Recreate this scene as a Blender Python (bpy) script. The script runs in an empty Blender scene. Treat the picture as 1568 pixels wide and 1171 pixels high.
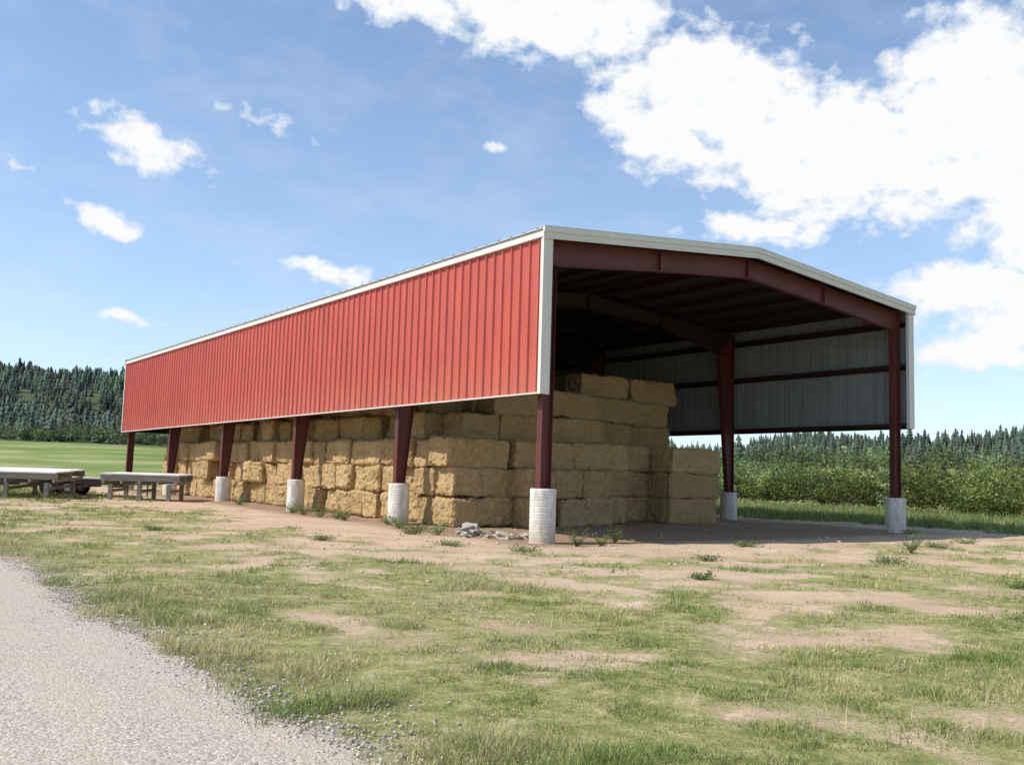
import bpy, math, random
import numpy as np
from mathutils import Matrix, Vector
random.seed(7); rng=np.random.default_rng(7)
scene=bpy.context.scene
R=math.radians
# ------------------------------------------------------------ noise / terrain
def _h(ix,iy,s):
    n=(ix.astype(np.int64)*374761393+iy.astype(np.int64)*668265263+s*1442695041)&0xffffffff
    n=((n^(n>>13))*1274126177)&0xffffffff
    n=n^(n>>16)
    return (n&0xffff)/65535.0
def vn(x,y,s=0):
    x=np.asarray(x,float);y=np.asarray(y,float)
    ix=np.floor(x);iy=np.floor(y);fx=x-ix;fy=y-iy
    fx=fx*fx*(3-2*fx);fy=fy*fy*(3-2*fy)
    a=_h(ix,iy,s);b=_h(ix+1,iy,s);c=_h(ix,iy+1,s);d=_h(ix+1,iy+1,s)
    return (a*(1-fx)+b*fx)*(1-fy)+(c*(1-fx)+d*fx)*fy
def fbm(x,y,s=0,o=4):
    t=0;a=.5;n=0
    for i in range(o):
        t=t+a*vn(x*2**i+17*i,y*2**i-9*i,s+i);n+=a;a*=.5
    return t/n
def sm(a,b,x):
    t=np.clip((x-a)/(b-a),0,1);return t*t*(3-2*t)
BL=41.2; BW=15.5; YS=[0,7.75,16.1,24.5,32.8,BL]
def redge(y): return -13.0+(fbm(y*.35,y*0,51,4)-.5)*.7
def zt(x,y):
    x=np.asarray(x,float);y=np.asarray(y,float)
    r=np.hypot(x,y)
    z=.013*np.clip(x,-5,30)*sm(-2,6,x)+.010*np.clip(y,0,60)
    near=1-sm(60,120,r)
    z=z+near*((fbm(x*.5,y*.5,3,3)-.5)*.10*sm(-12.6,-10,x)+(fbm(x*3,y*3,5,2)-.5)*.03*sm(-13.2,-12.4,x))
    hd=np.degrees(np.arctan2(x,y))
    z=z+.034*np.clip(r-62,0,240)
    ang=.044+.044*sm(34,6,hd)+.016*sm(54,68,hd)
    ang=np.where(hd<-60,.05,ang)
    ridge=ang+.020*(fbm(hd*.13,hd*0+3,21,4)-.5)*2
    z=np.where(r>300,.034*238+.7+(ridge*650-9)*sm(290,660,r)+ (fbm(x*.012,y*.012,31,4)-.5)*28*sm(330,450,r)*(1-sm(560,650,r)),z)
    return z
def outside(x,y):
    dx=np.maximum(np.maximum(-.6-x,x-(BW+.6)),0);dy=np.maximum(np.maximum(-.6-y,y-BL),0)
    return np.hypot(dx,dy)
def grassmask(x,y):
    d=outside(x,y)
    n=fbm(x*1.0,y*1.0,11,5); n2=fbm(x*.25+5,y*.25,12,4)
    fr=sm(-3,3,x)*(1-sm(2,6,y))
    g=.70+(n-.5)*1.8+(n2-.5)*1.2
    g=g-.95*np.exp(-(d/3.0)**2)-.46*np.exp(-(d/9.0)**2)*(.6+.4*fr)
    g=g+.2*np.exp(-((x+12.0)/1.3)**2)
    g=g+.10*sm(-8,-13,y)
    g=g+.9*sm(18.5,22,x)*sm(-3,2,y)+.8*sm(43,50,y)+.7*sm(16.5,18,x)*sm(3,9,y)
    g=g+.5*sm(22,32,y)*sm(-5,-9,x)
    g=np.where(d<=0,-.4+(n-.5)*.5,g)
    return np.clip(g,0,1)
# ------------------------------------------------------------ mesh helpers
def link(o,parent=None):
    scene.collection.objects.link(o)
    if parent: o.parent=parent
    return o
def bigmesh(name,v,f,mat=None,col=None,smooth=False,colname="Col",parent=None):
    v=np.asarray(v,np.float32);f=np.asarray(f,np.int32);k=f.shape[1]
    me=bpy.data.meshes.new(name)
    me.vertices.add(len(v));me.vertices.foreach_set("co",v.ravel())
    me.loops.add(f.size);me.loops.foreach_set("vertex_index",f.ravel())
    me.polygons.add(len(f));me.polygons.foreach_set("loop_start",np.arange(len(f),dtype=np.int32)*k)
    me.update(calc_edges=True);me.validate()
    if smooth: me.polygons.foreach_set("use_smooth",np.ones(len(f),bool))
    if col is not None:
        a=me.color_attributes.new(colname,'FLOAT_COLOR','POINT')
        c=np.ones((len(v),4),np.float32);c[:,:col.shape[1]]=col
        a.data.foreach_set("color",c.ravel())
    if mat: me.materials.append(mat)
    return link(bpy.data.objects.new(name,me),parent)
def empty(name,loc=(0,0,0)):
    e=bpy.data.objects.new(name,None);e.location=loc;e.empty_display_size=.3
    return link(e)
class MB:
    def __init__(s): s.v=[];s.f=[];s.m=[]
    def add(s,vs,fs,m=0):
        b=len(s.v);s.v+= [tuple(p) for p in vs];s.f+=[tuple(i+b for i in f) for f in fs];s.m+=[m]*len(fs)
    def box(s,a,b,m=0):
        x0,y0,z0=a;x1,y1,z1=b
        s.add([(x0,y0,z0),(x1,y0,z0),(x1,y1,z0),(x0,y1,z0),(x0,y0,z1),(x1,y0,z1),(x1,y1,z1),(x0,y1,z1)],
          [(0,3,2,1),(4,5,6,7),(0,1,5,4),(1,2,6,5),(2,3,7,6),(3,0,4,7)],m)
    def prism_y(s,poly,y0,y1,m=0):
        n=len(poly);vs=[(x,y0,z) for x,z in poly]+[(x,y1,z) for x,z in poly]
        fs=[tuple(range(n)),tuple(range(2*n-1,n-1,-1))]+[(i,i+n,(i+1)%n+n,(i+1)%n) for i in range(n)]
        s.add(vs,fs,m)
    def cyl(s,c,r,z0,z1,n=28,m=0,r2=None):
        r2=r if r2 is None else r2
        vs=[(c[0]+r*math.cos(2*math.pi*i/n),c[1]+r*math.sin(2*math.pi*i/n),z0) for i in range(n)]+[(c[0]+r2*math.cos(2*math.pi*i/n),c[1]+r2*math.sin(2*math.pi*i/n),z1) for i in range(n)]
        s.add(vs,[(i,(i+1)%n,(i+1)%n+n,i+n) for i in range(n)]+[tuple(range(n-1,-1,-1)),tuple(range(n,2*n))],m)
    def obj(s,name,mats,parent=None,bevel=0,smooth=False):
        me=bpy.data.meshes.new(name);me.from_pydata(s.v,[],s.f);me.update()
        import bmesh
        bm=bmesh.new();bm.from_mesh(me);bmesh.ops.recalc_face_normals(bm,faces=bm.faces);bm.to_mesh(me);bm.free()
        for m in (mats if isinstance(mats,list) else [mats]): me.materials.append(m)
        me.polygons.foreach_set("material_index",s.m)
        o=link(bpy.data.objects.new(name,me),parent)
        if bevel:
            b=o.modifiers.new("bev",'BEVEL');b.width=bevel;b.segments=2;b.limit_method='ANGLE'
        return o
# ------------------------------------------------------------ materials
def newmat(name):
    m=bpy.data.materials.new(name);m.use_nodes=True;nt=m.node_tree
    return m,nt,nt.nodes["Principled BSDF"]
def N(nt,t,**k):
    n=nt.nodes.new(t)
    for a,b in k.items(): setattr(n,a,b)
    return n
def ramp(nt,fac,stops):
    r=nt.nodes.new("ShaderNodeValToRGB");e=r.color_ramp.elements
    while len(e)<len(stops): e.new(.5)
    for i,(p,c) in enumerate(stops):
        e[i].position=p;e[i].color=(*c,1) if len(c)==3 else c
    nt.links.new(fac,r.inputs[0]);return r.outputs[0]
def noise(nt,vec,scale,detail=4,rough=.55,dist=0):
    n=N(nt,"ShaderNodeTexNoise");n.inputs["Scale"].default_value=scale;n.inputs["Detail"].default_value=detail
    n.inputs["Roughness"].default_value=rough;n.inputs["Distortion"].default_value=dist
    nt.links.new(vec,n.inputs["Vector"]);return n.outputs[0]
def mathn(nt,op,a,b=None,c=None,clamp=False):
    n=nt.nodes.new("ShaderNodeMath");n.operation=op;n.use_clamp=clamp
    for i,q in enumerate((a,b,c)):
        if q is None: continue
        if isinstance(q,(int,float)): n.inputs[i].default_value=q
        else: nt.links.new(q,n.inputs[i])
    return n.outputs[0]
def mix(nt,f,a,b,mode='MIX'):
    n=nt.nodes.new("ShaderNodeMix");n.data_type='RGBA';n.blend_type=mode
    for s,q in ((0,f),(6,a),(7,b)):
        if isinstance(q,(int,float)): n.inputs[s].default_value=q
        elif isinstance(q,tuple): n.inputs[s].default_value=(*q,1)
        else: nt.links.new(q,n.inputs[s])
    return n.outputs[2]
def coords(nt,which="Object"): return nt.nodes.new("ShaderNodeTexCoord").outputs[which]
def mapping(nt,v,scale=(1,1,1)):
    m=nt.nodes.new("ShaderNodeMapping");m.inputs["Scale"].default_value=scale;nt.links.new(v,m.inputs[0]);return m.outputs[0]
def bump(nt,bs,h,strength=.5,dist=.02):
    b=nt.nodes.new("ShaderNodeBump");b.inputs["Strength"].default_value=strength;b.inputs["Distance"].default_value=dist
    nt.links.new(h,b.inputs["Height"]);nt.links.new(b.outputs[0],bs.inputs["Normal"])
def L(nt,a,b): nt.links.new(a,b)

def paint(name,c,rough=.45,var=.12,metal=0,dust=.18,panels=0):
    m,nt,b=newmat(name);co=coords(nt)
    n=noise(nt,mapping(nt,co,(1.5,1.5,.35)),1.3,5,.6);n2=noise(nt,co,14,3,.6)
    c2=tuple(x*(1-var*1.6) for x in c);c1=tuple(min(1,x*(1+var)+.004) for x in c)
    a=mix(nt,ramp(nt,n,[(.3,(0,0,0)),(.7,(1,1,1))]),c2,c1)
    a=mix(nt,mathn(nt,'MULTIPLY',n2,dust),a,(.35,.29,.22))
    if panels:
        s=N(nt,"ShaderNodeSeparateXYZ");L(nt,co,s.inputs[0])
        wn=N(nt,"ShaderNodeTexWhiteNoise");wn.noise_dimensions='1D';L(nt,mathn(nt,'FLOOR',mathn(nt,'DIVIDE',s.outputs[1],.84)),wn.inputs["W"])
        a=mix(nt,mathn(nt,'MULTIPLY',wn.outputs["Value"],.14),a,(.30,.04,.035))
        lo=mathn(nt,'SUBTRACT',1.0,mathn(nt,'DIVIDE',mathn(nt,'SUBTRACT',s.outputs[2],3.85),1.2),clamp=True)
        a=mix(nt,mathn(nt,'MULTIPLY',lo,mathn(nt,'MULTIPLY',n,.30)),a,(.50,.30,.20))
    L(nt,a,b.inputs["Base Color"]);b.inputs["Metallic"].default_value=metal
    L(nt,mathn(nt,'MULTIPLY_ADD',n2,.25,rough-.1),b.inputs["Roughness"])
    bump(nt,b,n,.15,.01)
    return m
M_red=paint("red_siding",(.50,.078,.050),.45,.09,0,.12,1)
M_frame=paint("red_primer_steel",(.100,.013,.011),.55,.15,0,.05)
M_framed=paint("dark_primer_steel",(.022,.006,.006),.6,.15,0,.02)  # same red primer, darkened to paint the barn's interior shade into its colour
M_white=paint("white_trim",(.68,.66,.60),.45,.05)
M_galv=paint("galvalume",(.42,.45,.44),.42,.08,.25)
M_inner_shade=paint("roof_underside",(.012,.011,.012),.85,.08,0,.012)  # near-black colour stands in for shade under the roof and inside the back gable
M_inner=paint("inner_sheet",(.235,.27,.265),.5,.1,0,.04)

m,nt,b=newmat("white_concrete");co=coords(nt)
w=N(nt,"ShaderNodeTexWave");w.bands_direction='Z';w.inputs["Scale"].default_value=4.2;w.inputs["Distortion"].default_value=1.4;w.inputs["Detail"].default_value=2;L(nt,co,w.inputs[0])
n1=noise(nt,mapping(nt,co,(3,3,1)),2.2,6,.65);n2=noise(nt,co,30,4,.6)
c=mix(nt,ramp(nt,n1,[(.42,(0,0,0)),(.66,(1,1,1))]),(.78,.75,.69),(.52,.48,.41))
sep=N(nt,"ShaderNodeSeparateXYZ");L(nt,co,sep.inputs[0])
low=mathn(nt,'SUBTRACT',1.0,mathn(nt,'DIVIDE',sep.outputs[2],.6),clamp=True)
c=mix(nt,mathn(nt,'MULTIPLY',low,mathn(nt,'MULTIPLY',n1,1.3)),c,(.45,.34,.22))
wl=mathn(nt,'MULTIPLY',ramp(nt,w.outputs[1],[(.72,(0,0,0)),(.95,(.65,.65,.65))]),mathn(nt,'MULTIPLY',n1,1.5))
c=mix(nt,wl,c,(.38,.34,.29))
L(nt,c,b.inputs["Base Color"]);b.inputs["Roughness"].default_value=.85
bump(nt,b,mathn(nt,'ADD',mathn(nt,'MULTIPLY',w.outputs[1],-.5),n2),.5,.012);M_conc=m
m,nt,b=newmat("rubble_concrete");co=coords(nt);n1=noise(nt,co,5,6,.65)
L(nt,ramp(nt,n1,[(.3,(.28,.24,.19)),(.7,(.50,.44,.36))]),b.inputs["Base Color"]);b.inputs["Roughness"].default_value=.9;bump(nt,b,n1,.7,.03);M_rub=m

m,nt,b=newmat("straw");co=coords(nt);oi=nt.nodes.new("ShaderNodeObjectInfo")
add=N(nt,"ShaderNodeVectorMath",operation='ADD');L(nt,co,add.inputs[0])
sc=N(nt,"ShaderNodeVectorMath",operation='SCALE');sc.inputs[0].default_value=(37,17,11);L(nt,oi.outputs["Random"],sc.inputs["Scale"]);L(nt,sc.outputs[0],add.inputs[1])
vv=add.outputs[0]
s1=noise(nt,mapping(nt,vv,(14,60,60)),1,4,.7,1.5);s2=noise(nt,mapping(nt,vv,(50,12,60)),1,4,.7,1.5);s3=noise(nt,mapping(nt,vv,(1,1,5)),1.6,4,.6)
h=mathn(nt,'MULTIPLY',mathn(nt,'ADD',s1,s2),.5)
c=ramp(nt,h,[(.35,(.16,.095,.035)),(.44,(.52,.345,.155)),(.53,(.76,.55,.29)),(.66,(.90,.72,.45))])
c=mix(nt,ramp(nt,s3,[(.4,(0,0,0)),(.8,(.6,.6,.6))]),c,(.42,.27,.115))
c=mix(nt,ramp(nt,oi.outputs["Random"],[(0,(0,0,0)),(1,(.55,.55,.55))]),c,(.42,.285,.135))
L(nt,c,b.inputs["Base Color"]);b.inputs["Roughness"].default_value=.9;b.inputs["Specular IOR Level"].default_value=.15
bump(nt,b,h,1,.06);M_straw=m

m,nt,b=newmat("weathered_wood");co=coords(nt)
n=noise(nt,mapping(nt,co,(2,30,30)),1,5,.6);n2=noise(nt,co,2,4,.6)
c=ramp(nt,n,[(.3,(.14,.13,.11)),(.6,(.34,.32,.28)),(.8,(.48,.45,.40))]);c=mix(nt,mathn(nt,'MULTIPLY',n2,.6),c,(.26,.22,.18))
L(nt,c,b.inputs["Base Color"]);b.inputs["Roughness"].default_value=.85;bump(nt,b,n,.6,.02);M_wood=m
M_plank=paint("sunbleached_planks",(.76,.75,.71),.8,.12,0,.1)
M_dark=paint("old_dark_steel",(.06,.05,.045),.6,.2,0,.1)
m,nt,b=newmat("tyre");b.inputs["Base Color"].default_value=(.02,.02,.02,1);b.inputs["Roughness"].default_value=.8;M_tyre=m

def attrmat(name,rough=.7,trans=.25):
    m,nt,b=newmat(name);a=nt.nodes.new("ShaderNodeAttribute");a.attribute_name="Col"
    L(nt,a.outputs["Color"],b.inputs["Base Color"]);b.inputs["Roughness"].default_value=rough
    b.inputs["Specular IOR Level"].default_value=.2
    if trans:
        t=nt.nodes.new("ShaderNodeBsdfTranslucent");L(nt,a.outputs["Color"],t.inputs[0])
        ms=nt.nodes.new("ShaderNodeMixShader");ms.inputs[0].default_value=trans
        L(nt,b.outputs[0],ms.inputs[1]);L(nt,t.outputs[0],ms.inputs[2]);L(nt,ms.outputs[0],nt.nodes["Material Output"].inputs[0])
    return m
M_leaf=attrmat("foliage",.6,.3);M_grass=attrmat("grass_blades",.7,.3);M_far=attrmat("far_foliage",.9,0)

# ground
m,nt,b=newmat("ground");co=coords(nt);at=nt.nodes.new("ShaderNodeAttribute");at.attribute_name="Col"
sp=N(nt,"ShaderNodeSeparateColor");L(nt,at.outputs["Color"],sp.inputs[0])
nf=noise(nt,co,3.2,7,.68);nm=noise(nt,co,.6,5,.6);ns=noise(nt,co,24,5,.7);nl=noise(nt,co,.05,4,.6)
dirt=ramp(nt,nm,[(.3,(.50,.36,.235)),(.55,(.63,.475,.325)),(.75,(.73,.58,.42))])
dirt=mix(nt,ramp(nt,ns,[(.38,(.6,.6,.6)),(.58,(0,0,0))]),dirt,(.36,.25,.16))
floor=mix(nt,nf,(.24,.155,.095),(.40,.275,.18))  # manured dirt, painted darker to cut bounce and deepen the shade inside the barn
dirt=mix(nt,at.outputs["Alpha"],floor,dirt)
grs=ramp(nt,nf,[(.3,(.14,.16,.05)),(.46,(.265,.275,.10)),(.58,(.42,.375,.18)),(.72,(.58,.48,.29))])
grs=mix(nt,ramp(nt,ns,[(.35,(.5,.5,.5)),(.55,(0,0,0))]),grs,(.12,.12,.05))
far=ramp(nt,nl,[(.35,(.14,.20,.05)),(.5,(.20,.25,.075)),(.62,(.37,.35,.17)),(.7,(.18,.23,.075))])
cd=nt.nodes.new("ShaderNodeVectorMath");cd.operation='LENGTH';L(nt,co,cd.inputs[0])
fd=mathn(nt,'DIVIDE',mathn(nt,'SUBTRACT',cd.outputs["Value"],42),45,clamp=True)
grs=mix(nt,fd,grs,far)
g=mathn(nt,'ADD',sp.outputs[0],mathn(nt,'MULTIPLY',mathn(nt,'SUBTRACT',nf,.5),1.5))
c=mix(nt,ramp(nt,g,[(.30,(0,0,0)),(.60,(1,1,1))]),dirt,grs)
c=mix(nt,sp.outputs[1],c,(.055,.075,.045))
gv=ramp(nt,ns,[(.35,(.28,.235,.19)),(.5,(.47,.41,.345)),(.65,(.62,.55,.47))])
gf=ramp(nt,mathn(nt,'ADD',sp.outputs[2],mathn(nt,'MULTIPLY',mathn(nt,'SUBTRACT',nf,.5),1.6)),[(.4,(0,0,0)),(.6,(1,1,1))])
c=mix(nt,gf,c,gv)
L(nt,c,b.inputs["Base Color"]);b.inputs["Roughness"].default_value=.95;b.inputs["Specular IOR Level"].default_value=.1
bump(nt,b,mathn(nt,'ADD',nf,mathn(nt,'MULTIPLY',ns,.5)),.9,.06);M_ground=m

m,nt,b=newmat("gravel");co=coords(nt)
v=N(nt,"ShaderNodeTexVoronoi");v.inputs["Scale"].default_value=48;L(nt,co,v.inputs["Vector"])
nm=noise(nt,mapping(nt,co,(1,.22,1)),1.1,5,.6);ns=noise(nt,co,55,3,.75)
sv=N(nt,"ShaderNodeSeparateColor");L(nt,v.outputs["Color"],sv.inputs[0])
c=ramp(nt,sv.outputs[0],[(0,(.30,.255,.205)),(.5,(.50,.435,.36)),(1,(.68,.605,.515))])
c=mix(nt,ramp(nt,nm,[(.38,(.85,.85,.85)),(.62,(.15,.15,.15))]),c,(.56,.47,.375))
c=mix(nt,ramp(nt,ns,[(.38,(.5,.5,.5)),(.55,(0,0,0))]),c,(.27,.22,.175))
L(nt,c,b.inputs["Base Color"]);b.inputs["Roughness"].default_value=.95;b.inputs["Specular IOR Level"].default_value=.12
bump(nt,b,mathn(nt,'SUBTRACT',ns,v.outputs["Distance"]),.7,.012);M_gravel=m

# ------------------------------------------------------------ ground sheet
def axis(lo,hi,step,far_,gr=1.13):
    a=list(np.arange(lo,hi+1e-6,step));s=step;x=a[-1]
    while x<far_: s=min(s*gr,60);x+=s;a.append(x)
    s=step;x=a[0];pre=[]
    while x>-far_: s=min(s*gr,60);x-=s;pre.append(x)
    return np.array(pre[::-1]+a)
xs=axis(-16,26,.14,1500);ys=axis(-19,30,.14,1500)
X,Y=np.meshgrid(xs,ys);Z=zt(X,Y)
nx,ny=len(xs),len(ys)
idx=np.arange(nx*ny).reshape(ny,nx)
F=np.stack([idx[:-1,:-1],idx[:-1,1:],idx[1:,1:],idx[1:,:-1]],-1).reshape(-1,4)
def forestmask(x,y):
    r=np.hypot(x,y);h=np.degrees(np.arctan2(x,y))
    n=fbm(x*.010,y*.010,41,4)
    left=sm(40,30,h)*sm(300,330,r)
    right=sm(35,42,h)*sm(360,430,r)*sm(.42,.52,n)
    return np.clip(left+right,0,1)
fm=forestmask(X,Y)
spill=np.exp(-np.clip(X-redge(Y),0,99)/.45)*.62
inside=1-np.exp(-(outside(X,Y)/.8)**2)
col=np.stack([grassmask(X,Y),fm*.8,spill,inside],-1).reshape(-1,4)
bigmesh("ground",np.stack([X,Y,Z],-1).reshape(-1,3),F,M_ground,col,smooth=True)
# road
yy=np.concatenate([np.arange(-60,40,.12),np.arange(40,160,1.0)])
tt=np.linspace(0,1,56)
YR=np.repeat(yy[:,None],len(tt),1);XR=-19.6+(redge(yy)[:,None]+19.6)*tt[None]
XR=XR+(np.where((tt>0.97)[None],(fbm(YR*4,XR*4,52,3)-.5)*.35,0))
ZR=zt(XR,YR)+.006+.03*np.sin(np.pi*tt)[None]**.5*1.0+ (fbm(XR*2,YR*.7,53,3)-.5)*.03*np.sin(np.pi*tt)[None]
ZR[:,-1]-=.014;ZR[:,0]-=.014
idx=np.arange(YR.size).reshape(YR.shape);F=np.stack([idx[:-1,:-1],idx[:-1,1:],idx[1:,1:],idx[1:,:-1]],-1).reshape(-1,4)
bigmesh("gravel_road",np.stack([XR,YR,ZR],-1).reshape(-1,3),F,M_gravel,smooth=True)
# loose stones
ico=[(0,0,1),(.89,0,.45),(.28,.85,.45),(-.72,.53,.45),(-.72,-.53,.45),(.28,-.85,.45),(.72,.53,-.45),(-.28,.85,-.45),(-.89,0,-.45),(-.28,-.85,-.45),(.72,-.53,-.45),(0,0,-1)]
icf=[(0,1,2),(0,2,3),(0,3,4),(0,4,5),(0,5,1),(1,6,2),(2,7,3),(3,8,4),(4,9,5),(5,10,1),(2,6,7),(3,7,8),(4,8,9),(5,9,10),(1,10,6),(11,7,6),(11,8,7),(11,9,8),(11,10,9),(11,6,10)]
def stones(name,px,py,sz,mat,zoff=0,tint=(1,.87,.73),lo=.28,hi=.6):
    n=len(px);T=np.array(ico)
    V=T[None]*(sz[:,None,None]*rng.uniform(.6,1.3,(n,1,3)))*rng.uniform(.8,1.2,(n,12,1))
    a=rng.uniform(0,6.28,n);ca,sa=np.cos(a)[:,None],np.sin(a)[:,None]
    x=V[...,0]*ca-V[...,1]*sa;y=V[...,0]*sa+V[...,1]*ca
    V=np.stack([x+px[:,None],y+py[:,None],V[...,2]*.7+zt(px,py)[:,None]+sz[:,None]*.3+zoff],-1).reshape(-1,3)
    F=(np.array(icf)[None]+np.arange(n)[:,None,None]*12).reshape(-1,3)
    c=rng.uniform(lo,hi,(n,1))*np.array([tint])*rng.uniform(.95,1.05,(n,3))
    return bigmesh(name,V,F,mat,np.repeat(c,12,0))
n=14000;py=-18.5+rng.random(n)**1.3*30;px=redge(py)+rng.normal(-.12,.40,n)
k=rng.random(12000);py2=-18+k*14;px2=rng.uniform(-18,-12.8,12000)
px=np.r_[px,px2];py=np.r_[py,py2]
stones("gravel_stones",px,py,np.minimum(rng.gamma(3,.0021,len(px))+.003,.017),M_far,.010)

# ------------------------------------------------------------ grass
CAM=np.array([-15.70,-20.74]);HD=R(35.14)
def blades(px,py,hh,ww,nb,col0,spread,three=False,lean=.5):
    n=len(px);P=np.repeat(np.stack([px,py,zt(px,py)-.008],-1),nb,0);N_=n*nb
    h=np.repeat(hh,nb)*rng.uniform(.45,1.15,N_);w=np.repeat(ww,nb);sp_=np.repeat(spread,nb)
    a=rng.uniform(0,6.28,N_);rad=sp_*np.sqrt(rng.random(N_))
    P[:,0]+=np.cos(a)*rad;P[:,1]+=np.sin(a)*rad
    b=a+rng.normal(0,.8,N_);ln=rng.uniform(.1,1,N_)*lean
    d=np.stack([np.cos(b)*ln,np.sin(b)*ln,np.sqrt(np.clip(1-ln**2,.1,1))],-1)
    t=rng.uniform(0,6.28,N_);s=np.stack([np.cos(t),np.sin(t),0*t],-1)*w[:,None]*.5
    c=np.repeat(col0,nb,0)*rng.uniform(.7,1.3,(N_,1))
    if three:
        mid=P+d*h[:,None]*.55;tip=P+d*h[:,None];tip[:,:2]+=d[:,:2]*(h*.35)[:,None];tip[:,2]-=h*.12*ln
        V=np.stack([P-s,P+s,mid-s*.8,mid+s*.8,tip],1).reshape(-1,3)
        F=(np.array([[0,1,3],[0,3,2],[2,3,4]])[None]+np.arange(N_)[:,None,None]*5).reshape(-1,3);c=np.repeat(c,5,0)
    else:
        V=np.stack([P-s,P+s,P+d*h[:,None]],1).reshape(-1,3);F=np.arange(N_*3).reshape(-1,3);c=np.repeat(c,3,0)
    return V,F,c
def grasscol(x,y,n):
    dry=np.clip(fbm(x*.9,y*.9,61,4)*2.2-.70+rng.normal(0,.30,n),0,1)[:,None]
    g=np.array([[.235,.295,.09]]);d=np.array([[.66,.56,.32]])
    return g*(1-dry)+d*dry
def scatter(nc,r0,r1,nb,three,hs,wf):
    r=rng.uniform(r0,r1,nc);a=HD+R(1)*rng.uniform(-46,42,nc)
    x=CAM[0]+np.sin(a)*r;y=CAM[1]+np.cos(a)*r
    g=grassmask(x,y);cl=fbm(x*2.0,y*2.0,71,3)
    ok=(rng.random(nc)<np.clip((g-.24)*1.5,0,1)*(.30+.95*sm(.38,.62,cl)))&(x>redge(y)-.05+rng.exponential(.1,nc)*-1)
    x,y,g,cl,r=x[ok],y[ok],g[ok],cl[ok],r[ok];n=len(x)
    h=hs*(.45+.7*sm(.35,.7,cl)+.8*sm(.62,.78,cl))*(.6+.6*g)*rng.uniform(.6,1.4,n)*(1+.3*np.exp(-((x+12.4)/.6)**2))*(1+2.2*sm(17.5,22,x))
    return blades(x,y,h,.0032+wf*r,nb,grasscol(x,y,n),.03+.03*rng.random(n),three,.85)
V0=0;VV=[];FF=[];CC=[]
def acc(t):
    global V0
    v,f,c=t;VV.append(v);FF.append(f+V0);CC.append(c);V0+=len(v)
acc(scatter(76000,4.3,15,6,True,.052,.0004));acc(scatter(110000,14,62,5,False,.070,.00065))
n=2400;r=rng.uniform(4.5,22,n);a=HD+R(1)*rng.uniform(-40,40,n);x=CAM[0]+np.sin(a)*r;y=CAM[1]+np.cos(a)*r
ok=(x>redge(y)+.1)&(grassmask(x,y)>.45)&(fbm(x*.8,y*.8,77,3)>.5);x,y=x[ok],y[ok];n=len(x)
acc(blades(x,y,rng.uniform(.12,.26,n),np.full(n,.005),2,np.array([[.62,.52,.30]])*np.ones((n,1)),np.full(n,.04),True,.45))
n=30000;x=rng.uniform(17.5,32,n);y=rng.uniform(-12,60,n);ok=rng.random(n)<grassmask(x,y);x,y=x[ok],y[ok];n=len(x)
acc(blades(x,y,np.full(n,.40)*rng.uniform(.4,1.2,n),np.full(n,.035),5,np.array([[.20,.26,.08]])*rng.uniform(.8,1.4,(n,1)),np.full(n,.15),False,.5))
n=14000;x=rng.uniform(-26,-1.5,n);y=rng.uniform(22,80,n);ok=(rng.random(n)<grassmask(x,y))&(x>-12.5);x,y=x[ok],y[ok];n=len(x)
acc(blades(x,y,np.full(n,.22)*rng.uniform(.4,1.2,n),np.full(n,.035),5,np.array([[.20,.25,.075]])*rng.uniform(.8,1.4,(n,1)),np.full(n,.15),False,.5))
bigmesh("grass",np.concatenate(VV),np.concatenate(FF),M_grass,np.concatenate(CC))

# ------------------------------------------------------------ foliage generator
def leaves(P,size,col,flat=.4):
    n=len(P);t=rng.normal(size=(n,3));t/=np.linalg.norm(t,axis=1)[:,None]
    u=np.cross(t,rng.normal(size=(n,3)));u/=np.linalg.norm(u,axis=1)[:,None]
    s=size if np.ndim(size) else np.full(n,size);s=s[:,None]
    V=np.stack([P-t*s,P+u*s*flat,P+t*s,P-u*s*flat],1).reshape(-1,3)
    return V,np.arange(4*n).reshape(-1,4),np.repeat(col,4,0)
def clumpcloud(c,rad,nclump,nleaf,size,base,dark=.5,cr=.35):
    c=np.array(c,float);rad=np.array(rad,float)
    d=rng.normal(size=(nclump,3));d/=np.linalg.norm(d,axis=1)[:,None];d[:,2]=np.abs(d[:,2])*1.0-.25*(rng.random(nclump))
    q=rng.uniform(.35,1.08,nclump)[:,None]**.6
    K=c+d*rad*q
    P=np.repeat(K,nleaf,0)+rng.normal(size=(nclump*nleaf,3))*rad*cr*np.array([1,1,.8])*.55
    shade=rng.uniform(dark,1.35,(nclump,1));shade=np.repeat(shade,nleaf,0)*rng.uniform(.75,1.3,(len(P),1))
    col=np.array([base])*shade
    return leaves(P,size*rng.uniform(.6,1.3,len(P)),col)
def merge(lst):
    v0=0;a=[];b=[];c=[]
    for v,f,k in lst: a.append(v);b.append(f+v0);c.append(k);v0+=len(v)
    return np.concatenate(a),np.concatenate(b),np.concatenate(c)
L_=[]
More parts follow.
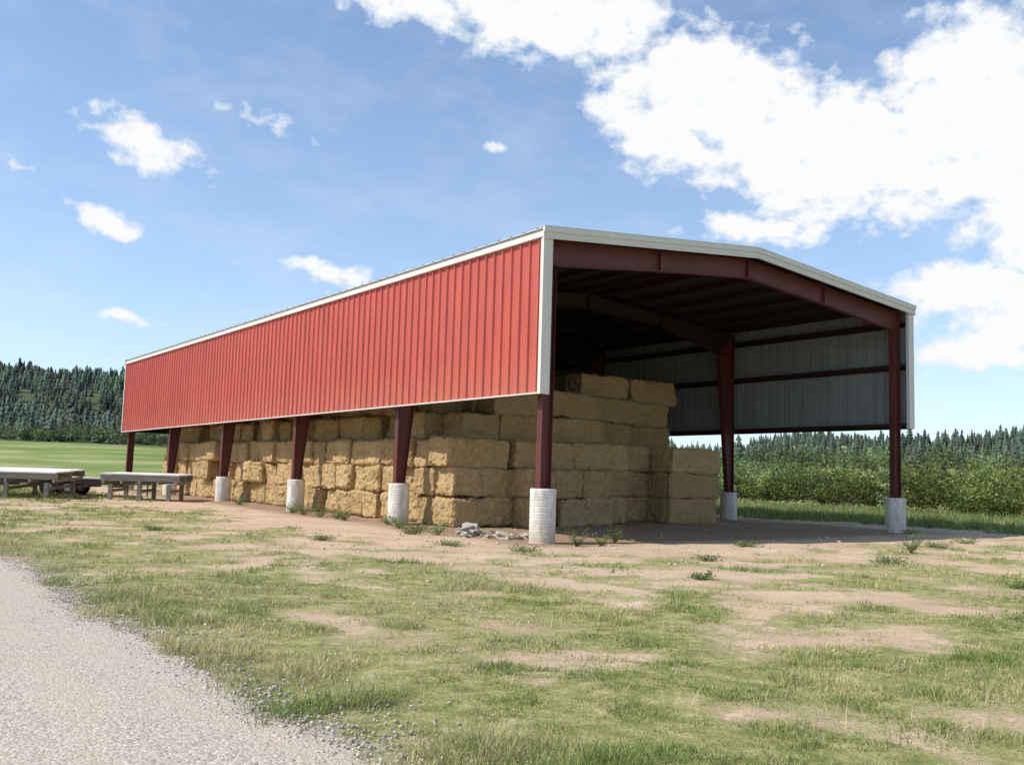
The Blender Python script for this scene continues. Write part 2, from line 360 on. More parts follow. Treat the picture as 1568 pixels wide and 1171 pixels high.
for i in range(190):
    y=rng.uniform(-16,75);x=rng.uniform(28.5,31.5)+ (y*.03) + (rng.random()**1.5)*14
    big=rng.random()
    h=(1.15+1.85*big**1.5)*(1+.15*(x-30)/12);w=rng.uniform(.9,1.6)*(.65+.55*big)
    z=float(zt(x,y))
    base=np.array([.145,.20,.062])*rng.uniform(.6,1.35)+np.array([.05,.025,0])*rng.random()
    L_.append(clumpcloud((x,y,z+h*.42),(w,w,h*.58),26,36,.10,base,.4,.30))
    L_.append(clumpcloud((x,y,z+h*.22),(w*1.1,w*1.1,h*.32),12,34,.11,base*.75,.45,.4))
    k=8;tip=np.stack([x+rng.normal(0,w*.6,k),y+rng.normal(0,w*.6,k),z+h*rng.uniform(.8,1.25,k)],-1)
    P=(np.array([x,y,z+.2])+(tip-np.array([x,y,z+.2]))[:,None,:]*rng.uniform(.55,1,(k,16,1))+rng.normal(0,.06,(k,16,3))).reshape(-1,3)
    L_.append(leaves(P,.09*rng.uniform(.6,1.3,len(P)),base[None]*rng.uniform(.8,1.5,(len(P),1))))
v,f,c=merge(L_);bigmesh("willow_thicket",v,f,M_leaf,c)
L_=[]
for i in range(380):
    a=R(rng.uniform(22,80));r=rng.uniform(80,360);x,y=math.sin(a)*r,math.cos(a)*r
    if fbm(np.array([x*.02]),np.array([y*.02]),81,3)[0]<.45: continue
    if x<40: continue
    h=rng.uniform(2.0,6)*(1 if r>150 else .5);w=h*rng.uniform(.5,.9);z=float(zt(x,y))
    base=np.array([.14,.19,.085])*rng.uniform(.5,1.35)
    L_.append(clumpcloud((x,y,z+h*.45),(w,w,h*.55),24,22,.26 if r>150 else .16,base,.5,.34))
for i in range(220):
    a=R(rng.uniform(-25,30));r=rng.uniform(265,330);x,y=math.sin(a)*r,math.cos(a)*r
    h=rng.uniform(2,6)*(1+.5*rng.random());w=h*rng.uniform(.45,.9);z=float(zt(x,y))
    L_.append(clumpcloud((x,y,z+h*.4),(w,w,h*.55),22,18,.36,np.array([.115,.155,.075])*rng.uniform(.5,1.5),.5,.34))
v,f,c=merge(L_);bigmesh("distant_willows",v,f,M_far,c)
def conifer(seed):
    r_=np.random.default_rng(seed);V=[];F=[]
    def cone(z0,z1,rad,n=9):
        b=len(V);ph=r_.uniform(0,6)
        for i in range(n):
            q=rad*(1 if i%2 else .55)*r_.uniform(.75,1.25);a=ph+6.283*i/n
            V.append((q*math.cos(a),q*math.sin(a),z0-.03*(i%2)+r_.uniform(-.02,.02)))
        V.append((r_.normal(0,.008),r_.normal(0,.008),z1))
        for i in range(n): F.append((b+i,b+(i+1)%n,b+n))
    nl=6
    for k in range(nl):
        t=k/nl;cone(.10+.84*t,.10+.84*t+.28*(1-t*.45),.22*(1-t)**.75*r_.uniform(.8,1.15)+.015)
    cone(-.02,.5,.02,4)
    return np.array(V),np.array(F)
T=[conifer(i) for i in range(5)]
L_=[]
def plant(x,y,h,tint):
    for k in range(5):
        s=np.arange(len(x))%5==k;n=s.sum()
        if n==0: continue
        tv,tf=T[k];a=rng.uniform(0,6.28,n)[:,None];hh=h[s][:,None];ww=hh*rng.uniform(.8,1.4,(n,1))
        X_=(tv[:,0]*np.cos(a)-tv[:,1]*np.sin(a))*ww+x[s][:,None];Y_=(tv[:,0]*np.sin(a)+tv[:,1]*np.cos(a))*ww+y[s][:,None]
        Z_=tv[None,:,2]*hh+zt(x[s],y[s])[:,None]
        V=np.stack([X_,Y_,Z_],-1).reshape(-1,3);F=(tf[None]+np.arange(n)[:,None,None]*len(tv)).reshape(-1,3)
        cl=.5+1.0*fbm(x[s]*.02,y[s]*.02,91,3)
        c=np.array([tint])*rng.uniform(.6,1.45,(n,1))*cl[:,None]+rng.uniform(0,.014,(n,3))
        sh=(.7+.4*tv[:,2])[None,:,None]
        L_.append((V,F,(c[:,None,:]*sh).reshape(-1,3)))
n=24000;a=R(1)*rng.uniform(-30,80,n);r=np.sqrt(rng.uniform(315**2,700**2,n));x=np.sin(a)*r;y=np.cos(a)*r
ok=(rng.random(n)<forestmask(x,y)*(.6+.4*sm(.35,.55,fbm(x*.03,y*.03,43,3))))
x,y=x[ok],y[ok];hh=rng.uniform(4,9,len(x))*(.75+.6*rng.random(len(x)));hx=np.degrees(np.arctan2(x,y));hh*=1-.15*sm(35,42,hx)
plant(x,y,hh,(.066,.096,.068))  # distance haze put into the colour: tint slightly lighter and bluer
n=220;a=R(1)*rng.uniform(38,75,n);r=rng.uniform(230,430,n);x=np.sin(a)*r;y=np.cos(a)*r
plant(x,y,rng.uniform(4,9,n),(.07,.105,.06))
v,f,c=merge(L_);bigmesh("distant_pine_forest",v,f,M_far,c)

# ------------------------------------------------------------ BARN
barn=empty("hay_barn")
EX0,EX1=-.45,BW+.45;EY0,EY1=-.42,BL+.4
ZB,ZE,ZR_=3.85,8.17,8.89;XM=BW/2
def roofz(x): return ZE+(ZR_-ZE)*(1-abs(x-XM)/(XM-EX0))
def profile(lo,hi,pitch=.42,ribh=.055,rw=.10,rt=.04):
    pts=[];c=lo+pitch*.5
    pts.append((lo,0))
    while c<hi-rw:
        pts+=[(c-rw/2,0),(c-rt/2,ribh),(c+rt/2,ribh),(c+rw/2,0)]
        for q in (.37,.63): pts+=[(c+pitch*q-.02,0),(c+pitch*q,.010),(c+pitch*q+.02,0)] if c+pitch*q+.02<hi-rw else []
        c+=pitch
    pts.append((hi,0));return pts
def sheet(name,vs,n,mat):
    fs=[(2*i,2*i+2,2*i+3,2*i+1) for i in range(n-1)]
    me=bpy.data.meshes.new(name);me.from_pydata(vs,[],fs);me.materials.append(mat);me.update()
    return link(bpy.data.objects.new(name,me),barn)
for nm,x,s in (("left",EX0,-1),("right",EX1,1)):
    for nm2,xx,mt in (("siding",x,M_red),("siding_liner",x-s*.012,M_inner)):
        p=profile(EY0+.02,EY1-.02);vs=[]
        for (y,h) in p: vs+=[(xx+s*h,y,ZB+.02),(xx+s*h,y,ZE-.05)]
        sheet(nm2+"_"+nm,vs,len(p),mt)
for nm,y,mt in (("gable_siding",EY1,M_red),("gable_liner",EY1-.012,M_inner_shade)):
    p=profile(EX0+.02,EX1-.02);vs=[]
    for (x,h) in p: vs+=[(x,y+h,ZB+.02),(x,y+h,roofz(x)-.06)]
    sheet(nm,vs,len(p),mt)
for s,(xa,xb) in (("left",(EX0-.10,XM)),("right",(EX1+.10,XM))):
    for lay,(dz,mt) in enumerate(((0,M_galv),(-.014,M_inner_shade))):
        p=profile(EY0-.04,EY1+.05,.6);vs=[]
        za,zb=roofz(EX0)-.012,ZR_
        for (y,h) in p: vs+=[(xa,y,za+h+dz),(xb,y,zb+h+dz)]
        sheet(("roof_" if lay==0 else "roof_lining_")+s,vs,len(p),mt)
tr=MB()
for s,x in ((-1,EX0),(1,EX1)):
    o=lambda a,b_: (min(x+s*a,x+s*b_),max(x+s*a,x+s*b_))
    a_,b_=o(.055,.078);tr.box((a_,EY0-.03,ZE-.205),(b_,EY1+.03,ZE-.02))
    a_,b_=o(.0,.11);tr.box((a_,EY0-.03,ZE-.232),(b_,EY1+.03,ZE-.210))
    a_,b_=o(.0,.13);tr.box((a_,EY0-.03,ZE-.018),(b_,EY1+.03,ZE+.0))
    a_,b_=o(-.02,.075);tr.box((a_,EY0,ZB-.022),(b_,EY1,ZB+.015))
    for y,t in ((EY0,1),(EY1,-1)):
        a_,b_=o(.06,.074);ya,yb=sorted((y-t*.02,y+t*.11));tr.box((a_,ya,ZB-.03),(b_,yb,ZE-.234))
        a_,b_=o(-.23,.06);ya,yb=sorted((y-t*.02,y-t*.006));tr.box((a_,ya,ZB-.03),(b_,yb,ZE-.05))
        a_,b_=o(-.23,-.216);ya,yb=sorted((y-t*.004,y+t*.10));tr.box((a_,ya,ZB-.03),(b_,yb,ZE-.05))
for yf,t in ((EY0,-1),(EY1,1)):
    for s in (-1,1):
        xo=XM+s*(XM-EX0+.12);z0=ZE-.01;z1=ZR_+.035
        def band(d0,d1,ya,yb):
            ya,yb=sorted((yf+t*ya,yf+t*yb))
            tr.prism_y([(xo,z0-d1),(XM,z1-d1),(XM,z1-d0),(xo,z0-d0)],ya,yb)
        band(-.05,.10,.025,.10);band(.10,.24,.025,.065);band(.24,.28,.025,.085);band(-.062,-.052,-.15,.11)
tr.obj("trim",M_white,barn,bevel=.004)
rc=MB();rc.prism_y([(XM-.3,roofz(XM-.3)+.05),(XM,ZR_+.09),(XM+.3,roofz(XM+.3)+.05),(XM,ZR_+.06)],EY0-.12,EY1+.1);rc.obj("ridge_cap",M_white,barn)
PT=1.39
for k in range(6):
    fr=MB()
    def ib(p0,p1,q0,q1,y,w=.2,tw=.014,tf=.02,m=0):
        fr.prism_y([p0,p1,q1,q0],y-tw/2,y+tw/2,m)
        for a,b_,o0,o1 in ((p0,p1,q0,q1),(q0,q1,p0,p1)):
            def off(a,o):
                d=math.hypot(o[0]-a[0],o[1]-a[1]);return (a[0]-(o[0]-a[0])/d*tf,a[1]-(o[1]-a[1])/d*tf)
            fr.prism_y([a,b_,off(b_,o1),off(a,o0)],y-w/2,y+w/2,m)
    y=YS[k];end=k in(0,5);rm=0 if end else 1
    for s in (-1,1):
        fx=lambda x:(XM+s*(XM+.0)+s*x)
        top=lambda x:roofz(fx(x))-.24
        cd0,cd1=(.32,.34) if end else (.30,.85)
        ro=.17
        dk=.62 if end else .85; dm=.56 if end else .45; dr=.54
        zk=top(ro)
        ib((fx(ro),PT+.03),(fx(ro),zk),(fx(ro-cd0),PT+.03),(fx(ro-cd1),zk-dk),y,w=.22)
        x1=ro-cd1; x2=-4.0
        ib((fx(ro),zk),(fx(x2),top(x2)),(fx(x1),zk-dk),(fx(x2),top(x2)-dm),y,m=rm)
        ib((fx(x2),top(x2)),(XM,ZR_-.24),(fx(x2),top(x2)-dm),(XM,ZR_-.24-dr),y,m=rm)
        xa=fx(x2);fr.box((xa-.02,y-.11,top(x2)-dm-.06),(xa+.02,y+.11,top(x2)+.01),rm)
        xk=fx(ro-cd1);fr.box((min(xk,fx(ro)),y-.09,zk-dk-.01),(max(xk,fx(ro)),y+.09,zk-dk+.008))
        xc=fx(ro-cd0/2);fr.box((xc-.22,y-.16,PT),(xc+.22,y+.16,PT+.028))
        for bx in (-.15,.15):
            for by in (-.11,.11): fr.cyl((xc+bx,y+by),.016,PT+.028,PT+.09,8)
    fr.box((XM-.02,y-.11,ZR_-.24-dr-.06),(XM+.02,y+.11,ZR_-.23),rm)
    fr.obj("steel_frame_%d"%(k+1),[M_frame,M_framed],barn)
gp=MB()
for s,x in ((-1,EX0),(1,EX1)):
    for z in (ZB+.06,6.02,7.55):
        a_,b_=sorted((x-s*.03,x-s*.05));gp.box((a_,EY0+.1,z-.1),(b_,EY1-.1,z+.1))
        a_,b_=sorted((x-s*.05,x-s*.24));gp.box((a_,EY0+.1,z+.085),(b_,EY1-.1,z+.10))
        a_,b_=sorted((x-s*.24,x-s*.255));gp.box((a_,EY0+.1,z+.0),(b_,EY1-.1,z+.10))
gp.obj("wall_girts",M_framed,barn)
pp=MB()
for s in(-1,1):
    for i in range(6):
        x=XM+s*(.5+i*1.42);z=roofz(x)-.03
        pp.box((x-.008,EY0+.05,z-.2),(x+.008,EY1-.05,z));pp.box((x+.008,EY0+.05,z-.2),(x+.07,EY1-.05,z-.19));pp.box((x-.07,EY0+.05,z-.012),(x-.008,EY1-.05,z))
pp.obj("roof_purlins",M_framed,barn)
for k in range(6):
    for s in (0,1):
        x=0.0 if s==0 else BW;y=YS[k];g_=float(zt(x,y));pm=MB()
        rj=.345;rings=30;nn=40;vs=[];fs=[]
        zs=[-.3+g_]+list(np.linspace(g_-.02,PT-.02,rings))+[PT-.001]
        for j,z in enumerate(zs):
            r_=rj*(1+.004*random.uniform(-1,1))-(.005 if j%3==0 else 0) if j<len(zs)-1 else rj-.012
            for i in range(nn): vs.append((x+r_*math.cos(6.2832*i/nn),y+r_*math.sin(6.2832*i/nn),z))
        for j in range(len(zs)-1):
            for i in range(nn): fs.append((j*nn+i,j*nn+(i+1)%nn,(j+1)*nn+(i+1)%nn,(j+1)*nn+i))
        fs.append(tuple(range((len(zs)-1)*nn,len(zs)*nn)))
        pm.add(vs,fs);o=pm.obj("concrete_pier_%d"%(k*2+s+1),M_conc,barn)
        for p in o.data.polygons: p.use_smooth=len(p.vertices)==4

# ------------------------------------------------------------ BALES
import bmesh
from mathutils import noise as mn
def balemesh(seed,w,l,h):
    r_=np.random.default_rng(seed)
    nx_,ny_,nz_=28,14,11
    bm=bmesh.new();vm={}
    def gv(i,j,k):
        if (i,j,k) not in vm:
            vm[(i,j,k)]=bm.verts.new(((i/nx_-.5)*w,(j/ny_-.5)*l,(k/nz_-.5)*h))
        return vm[(i,j,k)]
    for i in range(nx_):
        for j in range(ny_):
            for k in (0,nz_):
                q=[gv(i,j,k),gv(i+1,j,k),gv(i+1,j+1,k),gv(i,j+1,k)];bm.faces.new(q if k else q[::-1])
    for i in range(nx_):
        for k in range(nz_):
            for j in (0,ny_):
                q=[gv(i,j,k),gv(i+1,j,k),gv(i+1,j,k+1),gv(i,j,k+1)];bm.faces.new(q[::-1] if j else q)
    for j in range(ny_):
        for k in range(nz_):
            for i in (0,nx_):
                q=[gv(i,j,k),gv(i,j+1,k),gv(i,j+1,k+1),gv(i,j,k+1)];bm.faces.new(q if i else q[::-1])
    bm.normal_update()
    R_=.09
    for v in bm.verts:
        p=np.array(v.co);q=np.array([w,l,h])/2-R_
        c_=np.clip(p,-q,q);d=p-c_;ln=np.linalg.norm(d)
        if ln>1e-6 and (np.abs(d)>1e-6).sum()>1: p=c_+d/ln*R_
        a=mn.noise(Vector((p[0]*1.6+seed*9,p[1]*1.6,p[2]*1.6)))*.07+mn.noise(Vector((p[0]*6+seed*5,p[1]*6,p[2]*6)))*.05+r_.normal(0,.013)
        g_=.0
        yy_=(p[1]/l+.5)*5.0
        if abs(yy_-round(yy_))<.14 and 0<round(yy_)<5: g_=-.035
        flake=math.sin(p[0]*55)*.010
        p=p+np.array(v.normal)*(a+g_+flake)
        v.co=p
    flist=list(bm.faces)
    for i in range(900):
        f=flist[r_.integers(len(flist))]
        c_=f.calc_center_median();nrm=f.normal
        t=Vector(r_.normal(size=3)).normalized();d=(nrm*.5+t).normalized()*r_.uniform(.05,.2);s=d.cross(Vector(r_.normal(size=3))).normalized()*.006
        a_=bm.verts.new(c_-s);b_=bm.verts.new(c_+s);e_=bm.verts.new(c_+d);bm.faces.new((a_,b_,e_))
    me=bpy.data.meshes.new("bale");bm.to_mesh(me);bm.free();me.materials.append(M_straw)
    return me
BXL,BYW,BH=2.42,1.2,.93
BMS=[balemesh(i,BXL,BYW,BH) for i in range(6)]
stack=empty("hay_bale_stack",(6,20,.2))
bc=[0]
def bale(x,y,z,rot=0,jit=.04):
    o=bpy.data.objects.new("bale_%d"%(bc[0]+1),BMS[random.randrange(6)]);bc[0]+=1
    o.location=(x+random.gauss(0,jit*1.6)-6,y+random.gauss(0,jit)*.6-20,z-.2)
    o.rotation_euler=(random.gauss(0,.018)+(math.pi if random.random()<.5 else 0),random.gauss(0,.014),rot+random.gauss(0,.035)+(math.pi if random.random()<.5 else 0))
    o.scale=(1,random.uniform(.96,1.04),random.uniform(.96,1.02));link(o,stack)
def gl(x,y): return float(zt(x,y))
def row(xc,y0,y1,layers,l0=0,step=BYW+.02,jit=.04):
    y=y0+BYW/2
    while y<y1:
        for k in range(l0,layers): bale(xc,y,gl(xc,y)+BH*(k+.5),jit=jit*(1+.8*k/3))
        y+=step
U0=.92
row(U0+BXL/2,5.9,37.4,3,jit=.08)
row(U0+BXL/2+.55,7.2,37.4,4,3,jit=.09)
row(U0+BXL*1.5+.03,5.9,10,3)
row(U0+BXL*2.5+.06,5.9,10,3)
row(U0+BXL*2.5+2.2,7.0,9.6,3)
row(10.2+BXL/2,5.6,9.6,3)
row(U0+BXL*1.5,7.1,14,5,3);row(U0+BXL*2.5,7.3,12,5,3)
row(8.5+BXL/2,8.6,14,6,jit=.07);row(8.5+BXL*1.5+.05,8.9,14,6,jit=.09)
for xc in (4.6,7,9.4,11.8): row(xc,14,37,5,3,step=1.25)
row(11.8,14,37,3,0)
row(U0+BXL/2+.9,9,37,5,4)
for i in range(3):
    for k in range(2):
        x=3.25+.6+i*1.22;bale(x,5.1+BXL/2,gl(x,5.5)+BH*(k+.5),rot=math.pi/2,jit=.03)
n=9000;x=rng.uniform(-.6,14,n);y=rng.normal(5.2,1.6,n);s=rng.random(n)<.35;x[s]=rng.normal(.5,.5,s.sum());y[s]=rng.uniform(5,38,s.sum())
v,f,c=blades(x,y,np.full(n,.10),np.full(n,.012),1,np.array([[.58,.44,.23]])*np.ones((n,1)),np.full(n,.05),False,.97)
v[2::3,2]=v[0::3,2]+.03;bigmesh("loose_straw",v,f,M_far,c)

# ------------------------------------------------------------ trailers / platforms
def platform(name,cx,cy,rot,Lx,Wy,H,topm,wheels=False,legs=True,tilt=0,tx=0):
    e=empty(name,(cx,cy,gl(cx,cy)));e.rotation_euler=(tx,tilt,rot)
    d=MB();n_=max(4,int(Wy/.24))
    for i in range(n_):
        y0=-Wy/2+i*Wy/n_;d.box((-Lx/2+random.uniform(-.06,.06),y0+.008,H-.06+random.uniform(-.006,.006)),(Lx/2+random.uniform(-.06,.06),y0+Wy/n_-.008,H+random.uniform(-.004,.012)))
    d.obj("deck",topm,e,bevel=.006)
    r_=MB()
    for y in (-Wy/2+.08,0,Wy/2-.14): r_.box((-Lx/2,y,H-.32),(Lx/2,y+.07,H-.068))
    k=5
    for i in range(k):
        x=-Lx/2+.1+i*(Lx-.28)/(k-1);r_.box((x,-Wy/2+.01,H-.45),(x+.09,Wy/2-.01,H-.323))
    r_.obj("frame",M_wood if not wheels else M_dark,e,bevel=.006)
    if legs:
        g_=MB()
        for x in (-Lx/2+.35,-.1,Lx/2-.55):
            for y in (-Wy/2+.12,Wy/2-.28):
                g_.box((x,y,-.2),(x+.17,y+.17,H-.453))
            g_.box((x+.04,-Wy/2+.3,.35),(x+.10,Wy/2-.3,.48))
        g_.obj("legs",M_wood,e,bevel=.008)
    if wheels:
        wm=MB();hb=MB()
        for x in (-.45,.45) if Lx<6 else (-1.2,-.3):
            for y in (-Wy/2+.05,Wy/2-.3):
                n_=24;vs=[];fs=[]
                for j,(rr_,yy_) in enumerate(((.20,0),(.36,.0),(.40,.06),(.40,.19),(.36,.25),(.20,.25))):
                    for i in range(n_): vs.append((x+rr_*math.cos(6.2832*i/n_),y+yy_,.38+rr_*math.sin(6.2832*i/n_)))
                for j in range(5):
                    for i in range(n_): fs.append((j*n_+i,j*n_+(i+1)%n_,(j+1)*n_+(i+1)%n_,(j+1)*n_+i))
                wm.add(vs,fs)
                vs=[(x+.2*math.cos(6.2832*i/n_),y+.06,.38+.2*math.sin(6.2832*i/n_)) for i in range(n_)]+[(x+.2*math.cos(6.2832*i/n_),y+.19,.38+.2*math.sin(6.2832*i/n_)) for i in range(n_)]
                hb.add(vs,[tuple(range(n_)),tuple(range(2*n_-1,n_-1,-1))])
            hb.box((x-.04,-Wy/2+.1,.34),(x+.04,Wy/2-.1,.42));hb.box((x-.05,-.5,.42),(x+.05,.5,H-.453))
        wm.obj("tyres",M_tyre,e);hb.obj("axles",M_plank,e)
        tg=MB();tg.box((Lx/2,-.05,H-.3),(Lx/2+1.3,.05,H-.2));tg.box((Lx/2+1.1,-.03,.0),(Lx/2+1.16,.03,H-.3));tg.obj("tongue",M_dark,e)
    return e
platform("wooden_platform",-8.0,27.4,R(-30),4.2,3.6,1.16,M_plank,tx=R(2.6))
platform("wooden_platform",-3.1,25.6,R(-30),3.4,2.8,1.18,M_plank,tx=R(1.2))
platform("flatbed_trailer",-5.6,30.5,R(-30),5.4,2.2,.86,M_plank,wheels=True,legs=False)

# ------------------------------------------------------------ rubble by the corner
e=empty("concrete_rubble",(-.55,2.0,gl(-.5,1.8)))
for i,(dx,dy,dz,sx,sy,sz,rz,ty) in enumerate([(0,.5,.08,.95,.6,.12,.4,.1),(.1,.75,.22,.85,.5,.10,1.1,-.12),(.45,-.3,.04,.65,.5,.12,.2,.15),(.2,-.8,.05,.6,.45,.14,2.1,-.2),(-.4,.1,.03,.45,.35,.12,.7,.2),(.75,.1,.03,.4,.3,.12,1.7,0),(-.2,-.5,.02,.3,.25,.1,.3,.1),(.5,-1.0,.02,.35,.22,.1,.3,.3),(.1,1.2,.03,.5,.3,.14,.9,.1),(-.7,-.3,.02,.25,.2,.1,.2,.2),(.9,-.7,.03,.4,.3,.12,1.2,-.2)]):
    bm=bmesh.new();bmesh.ops.create_cube(bm,size=1)
    bmesh.ops.subdivide_edges(bm,edges=bm.edges[:],cuts=2,use_grid_fill=True)
    for v in bm.verts:
        a=math.atan2(v.co.y,v.co.x);v.co.x*=sx*(.8+.25*math.sin(3*a+i));v.co.y*=sy*(.85+.2*math.cos(2*a+i*2));v.co.z*=sz
        v.co+=Vector((random.gauss(0,.025),random.gauss(0,.025),random.gauss(0,.014)))
    me=bpy.data.meshes.new("slab");bm.to_mesh(me);bm.free();me.materials.append(M_rub)
    o=link(bpy.data.objects.new("slab_%d"%(i+1),me),e);o.location=(dx,dy,dz);o.rotation_euler=(ty*.6,ty,rz)
n=1800;x=rng.uniform(-9,19,n);y=rng.uniform(-8,6,n)
stones("scattered_stones",x,y,np.minimum(rng.gamma(2.2,.006,n)+.005,.06),M_far,0,(1,.80,.6),.35,.65)

# ------------------------------------------------------------ weeds
def weed(x,y,w,h,n=260,base=(.10,.15,.05),size=.04):
    z=gl(x,y)
    ns=max(8,n//14);a=rng.uniform(0,6.28,ns);tip=np.stack([np.cos(a)*w*rng.uniform(.2,1,ns),np.sin(a)*w*rng.uniform(.2,1,ns),h*rng.uniform(.3,1.05,ns)],-1)
    t=rng.uniform(.15,1,(ns,14,1))
    P=(tip[:,None,:]*np.concatenate([t,t,t**.8],-1)+rng.normal(0,.012+.04*w,(ns,14,3))).reshape(-1,3)
    P[:,2]=np.abs(P[:,2])
    col=np.array([base])*rng.uniform(.6,1.45,(len(P),1))
    v,f,c=leaves(P,size*rng.uniform(.6,1.3,len(P)),col,.3)
    s=rng.normal(size=(ns,3));s/=np.linalg.norm(s,axis=1)[:,None];s*=.006
    V=np.stack([s*0-s,s,tip+s*.4,tip-s*.4],1).reshape(-1,3)
    V[:,2]=np.abs(V[:,2])
    v2,f2,c2=merge([(v,f,c),(V,np.arange(4*ns).reshape(-1,4),np.full((4*ns,3),.13)*np.array([[1.1,1.2,.5]]))])
    o=bigmesh("weed_clump",v2,f2,M_leaf,c2);o.location=(x,y,z-.01);return o
W=[(-1.6,2.6,.6,.42),(-2.0,3.3,.6,.28),(-1.3,4.2,.5,.3),(-.9,6.0,.5,.4),(-.6,7.2,.45,.3),(-1.1,9.4,.45,.4),(-.8,13.4,.8,.55),(-.7,12.2,.6,.45),(-.7,10.8,.5,.3),(-.6,14.8,.6,.4),(-.5,21,.6,.4),(.2,-1.2,.4,.5),(.9,-1.3,.3,.3),(1.8,-.8,.3,.5),
 (.2,-5.6,.5,.14),(6.8,-6.2,.45,.55),(7.6,-9.5,.6,.16),(4.0,-3.4,.5,.15),(-3.2,-8.8,.35,.14),(-3,-14.2,.5,.14),(1.2,-11.8,.5,.24),(9.5,-5.2,.6,.2),(12,-4.6,.6,.2),(14.5,-1.2,.4,.15),(-5.5,1.5,.5,.13),(-8.5,5,.4,.12),(-3.2,-.6,.6,.12),(19.5,1.2,.7,.7),(21,.2,.6,.6),(18.6,3.4,.6,.55),(22,-1.5,.7,.6),(-2.6,-2.9,.5,.16),(3.0,-8.2,.6,.2)]
for w in W: weed(w[0],w[1],w[2],w[3],int(240+500*w[2]),base=tuple(np.array([.20,.26,.09])*random.uniform(.7,1.2)),size=.030)

# ------------------------------------------------------------ sky, sun
SE,SPHI=47,20
saz=math.atan2(-math.cos(R(SPHI)),math.sin(R(SPHI)))
world=bpy.data.worlds.new("World");scene.world=world;world.use_nodes=True;nt=world.node_tree
bg=nt.nodes["Background"];STR=.14
sky=nt.nodes.new("ShaderNodeTexSky");sky.sky_type='NISHITA';sky.sun_disc=False;sky.sun_elevation=R(SE);sky.sun_rotation=saz%(2*math.pi)
sky.altitude=600;sky.air_density=1.0;sky.dust_density=.8;sky.ozone_density=2.0
skc=mix(nt,1.0,sky.outputs[0],(1.20,1.30,1.36),'MULTIPLY')
gen=coords(nt,"Generated");nrm=N(nt,"ShaderNodeVectorMath",operation='NORMALIZE');L(nt,gen,nrm.inputs[0])
sp=N(nt,"ShaderNodeSeparateXYZ");L(nt,nrm.outputs[0],sp.inputs[0])
az=mathn(nt,'MULTIPLY',mathn(nt,'ARCTAN2',sp.outputs[0],sp.outputs[1]),57.2958)
el=mathn(nt,'MULTIPLY',mathn(nt,'ARCSINE',sp.outputs[2]),57.2958)
cb=N(nt,"ShaderNodeCombineXYZ");L(nt,az,cb.inputs[0]);L(nt,el,cb.inputs[1])
wn=N(nt,"ShaderNodeTexNoise");wn.inputs["Scale"].default_value=.5;wn.inputs["Detail"].default_value=3;L(nt,cb.outputs[0],wn.inputs["Vector"])
ws=N(nt,"ShaderNodeVectorMath",operation='SUBTRACT');L(nt,wn.outputs["Color"],ws.inputs[0]);ws.inputs[1].default_value=(.5,.5,.5)
wm=N(nt,"ShaderNodeVectorMath",operation='SCALE');wm.inputs["Scale"].default_value=2.4;L(nt,ws.outputs[0],wm.inputs[0])
wp=N(nt,"ShaderNodeVectorMath",operation='ADD');L(nt,cb.outputs[0],wp.inputs[0]);L(nt,wm.outputs[0],wp.inputs[1])
H0=35.14
blobs=[(11.5,22.0,7,3.0,-15,1.2),(18,18.4,8,3.6,-10,1.25),(25.5,19.5,5.2,5.4,0,1.25),(29,17,4.5,8,0,1.2),(1.5,26.1,8,2.2,-6,1.2),(-8,27,6.5,1.6,-12,.95),(8,20,4.4,2.2,-35,.9),
 (25,10.9,3.6,1.8,0,1.1),(29,9.5,5,2.6,0,1.0),(25.5,7.8,3.7,1.2,0,.95),(-21.3,17.6,3.0,1.4,-20,.75),(-22.7,13.2,2.1,.6,-18,.75),(-11,11.4,2.9,.9,-10,.75),(-21.4,8.1,2.4,.4,0,.5),(-15.1,19.8,2.6,.5,-15,.30),(-1.5,18.9,1.2,.4,-20,.38),(-27,15.4,1.2,.4,-15,.5),
 (14.5,14.4,4.8,.8,-3,.75),(60,18,22,6,0,1),(-75,22,18,5,0,1),(150,24,40,8,0,1)]
acc_=None
for (a,e_,ra,re,rot,s) in blobs:
    mp=nt.nodes.new("ShaderNodeMapping");mp.vector_type='TEXTURE'
    mp.inputs["Location"].default_value=(a+H0,e_,0);mp.inputs["Rotation"].default_value=(0,0,R(rot));mp.inputs["Scale"].default_value=(ra,re,1000)
    L(nt,wp.outputs[0],mp.inputs[0])
    ln=N(nt,"ShaderNodeVectorMath",operation='LENGTH');L(nt,mp.outputs[0],ln.inputs[0])
    d=mathn(nt,'MULTIPLY',mathn(nt,'SUBTRACT',1.3,ln.outputs["Value"]),s)
    acc_=d if acc_ is None else mathn(nt,'MAXIMUM',acc_,d)
nv=mapping(nt,cb.outputs[0],(1,1.4,1))
cn=noise(nt,nv,.55,8,.58,.1)
dens=mathn(nt,'ADD',mathn(nt,'MINIMUM',acc_,.9),mathn(nt,'MULTIPLY',mathn(nt,'SUBTRACT',cn,.5),2.1))
fac=ramp(nt,dens,[(.08,(0,0,0)),(.32,(.5,.5,.5)),(.62,(1,1,1))])
hz=noise(nt,mapping(nt,cb.outputs[0],(1,2.2,1)),.16,4,.6)
thin=mathn(nt,'MULTIPLY',ramp(nt,hz,[(.45,(0,0,0)),(.75,(1,1,1))]),.18)
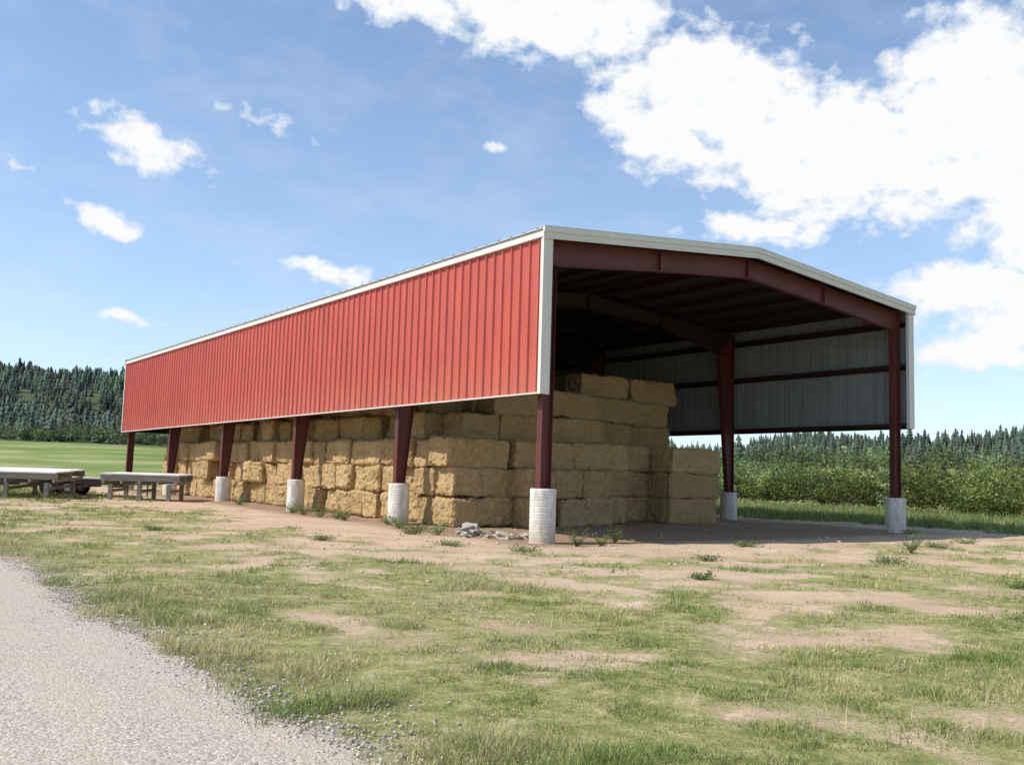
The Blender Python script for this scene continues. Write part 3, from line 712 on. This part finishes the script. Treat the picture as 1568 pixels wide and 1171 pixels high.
haze=ramp(nt,sp.outputs[2],[(0,(.48,.48,.48)),(.18,(.18,.18,.18)),(.5,(.05,.05,.05))])
fac=mathn(nt,'MAXIMUM',fac,mathn(nt,'ADD',thin,haze))
abv=ramp(nt,sp.outputs[2],[(-.02,(0,0,0)),(.02,(1,1,1))])
fac=mathn(nt,'MULTIPLY',fac,abv,clamp=True)
cc=ramp(nt,dens,[(.25,(.82,.91,1.0)),(.75,(1.0,1.0,1.0))])
cc=mix(nt,ramp(nt,cn,[(.60,(0,0,0)),(.80,(.35,.35,.35))]),cc,(.84,.87,.91))
cs=N(nt,"ShaderNodeVectorMath",operation='SCALE');cs.inputs["Scale"].default_value=.98/STR;L(nt,cc,cs.inputs[0])
L(nt,mix(nt,fac,skc,cs.outputs[0]),bg.inputs[0]);bg.inputs[1].default_value=STR
sl=bpy.data.lights.new("sun","SUN");sl.energy=5.0;sl.angle=R(.5);sl.color=(1,.95,.86)
so=link(bpy.data.objects.new("sun",sl))
sd=Vector((-math.cos(R(SPHI))*math.cos(R(SE)),math.sin(R(SPHI))*math.cos(R(SE)),math.sin(R(SE))))
so.rotation_euler=sd.to_track_quat('Z','Y').to_euler();so.location=(0,0,60)
# ------------------------------------------------------------ camera
cam=bpy.data.cameras.new("camera");co_=link(bpy.data.objects.new("camera",cam));scene.camera=co_
p=R(5.755);th=R(1.72)
h=Vector((math.sin(HD),math.cos(HD),0));z=Vector((0,0,1));r0=Vector((math.cos(HD),-math.sin(HD),0))
fw=h*math.cos(p)+z*math.sin(p);u0=-h*math.sin(p)+z*math.cos(p)
rt=r0*math.cos(th)+u0*math.sin(th);up=u0*math.cos(th)-r0*math.sin(th)
Mx=Matrix((rt,up,-fw)).transposed().to_4x4();Mx.translation=(CAM[0],CAM[1],1.53);co_.matrix_world=Mx
cam.sensor_width=36;cam.lens=1515/1568*36;cam.clip_start=.1;cam.clip_end=6000
scene.view_settings.view_transform='Standard';scene.view_settings.look='None';scene.view_settings.exposure=0
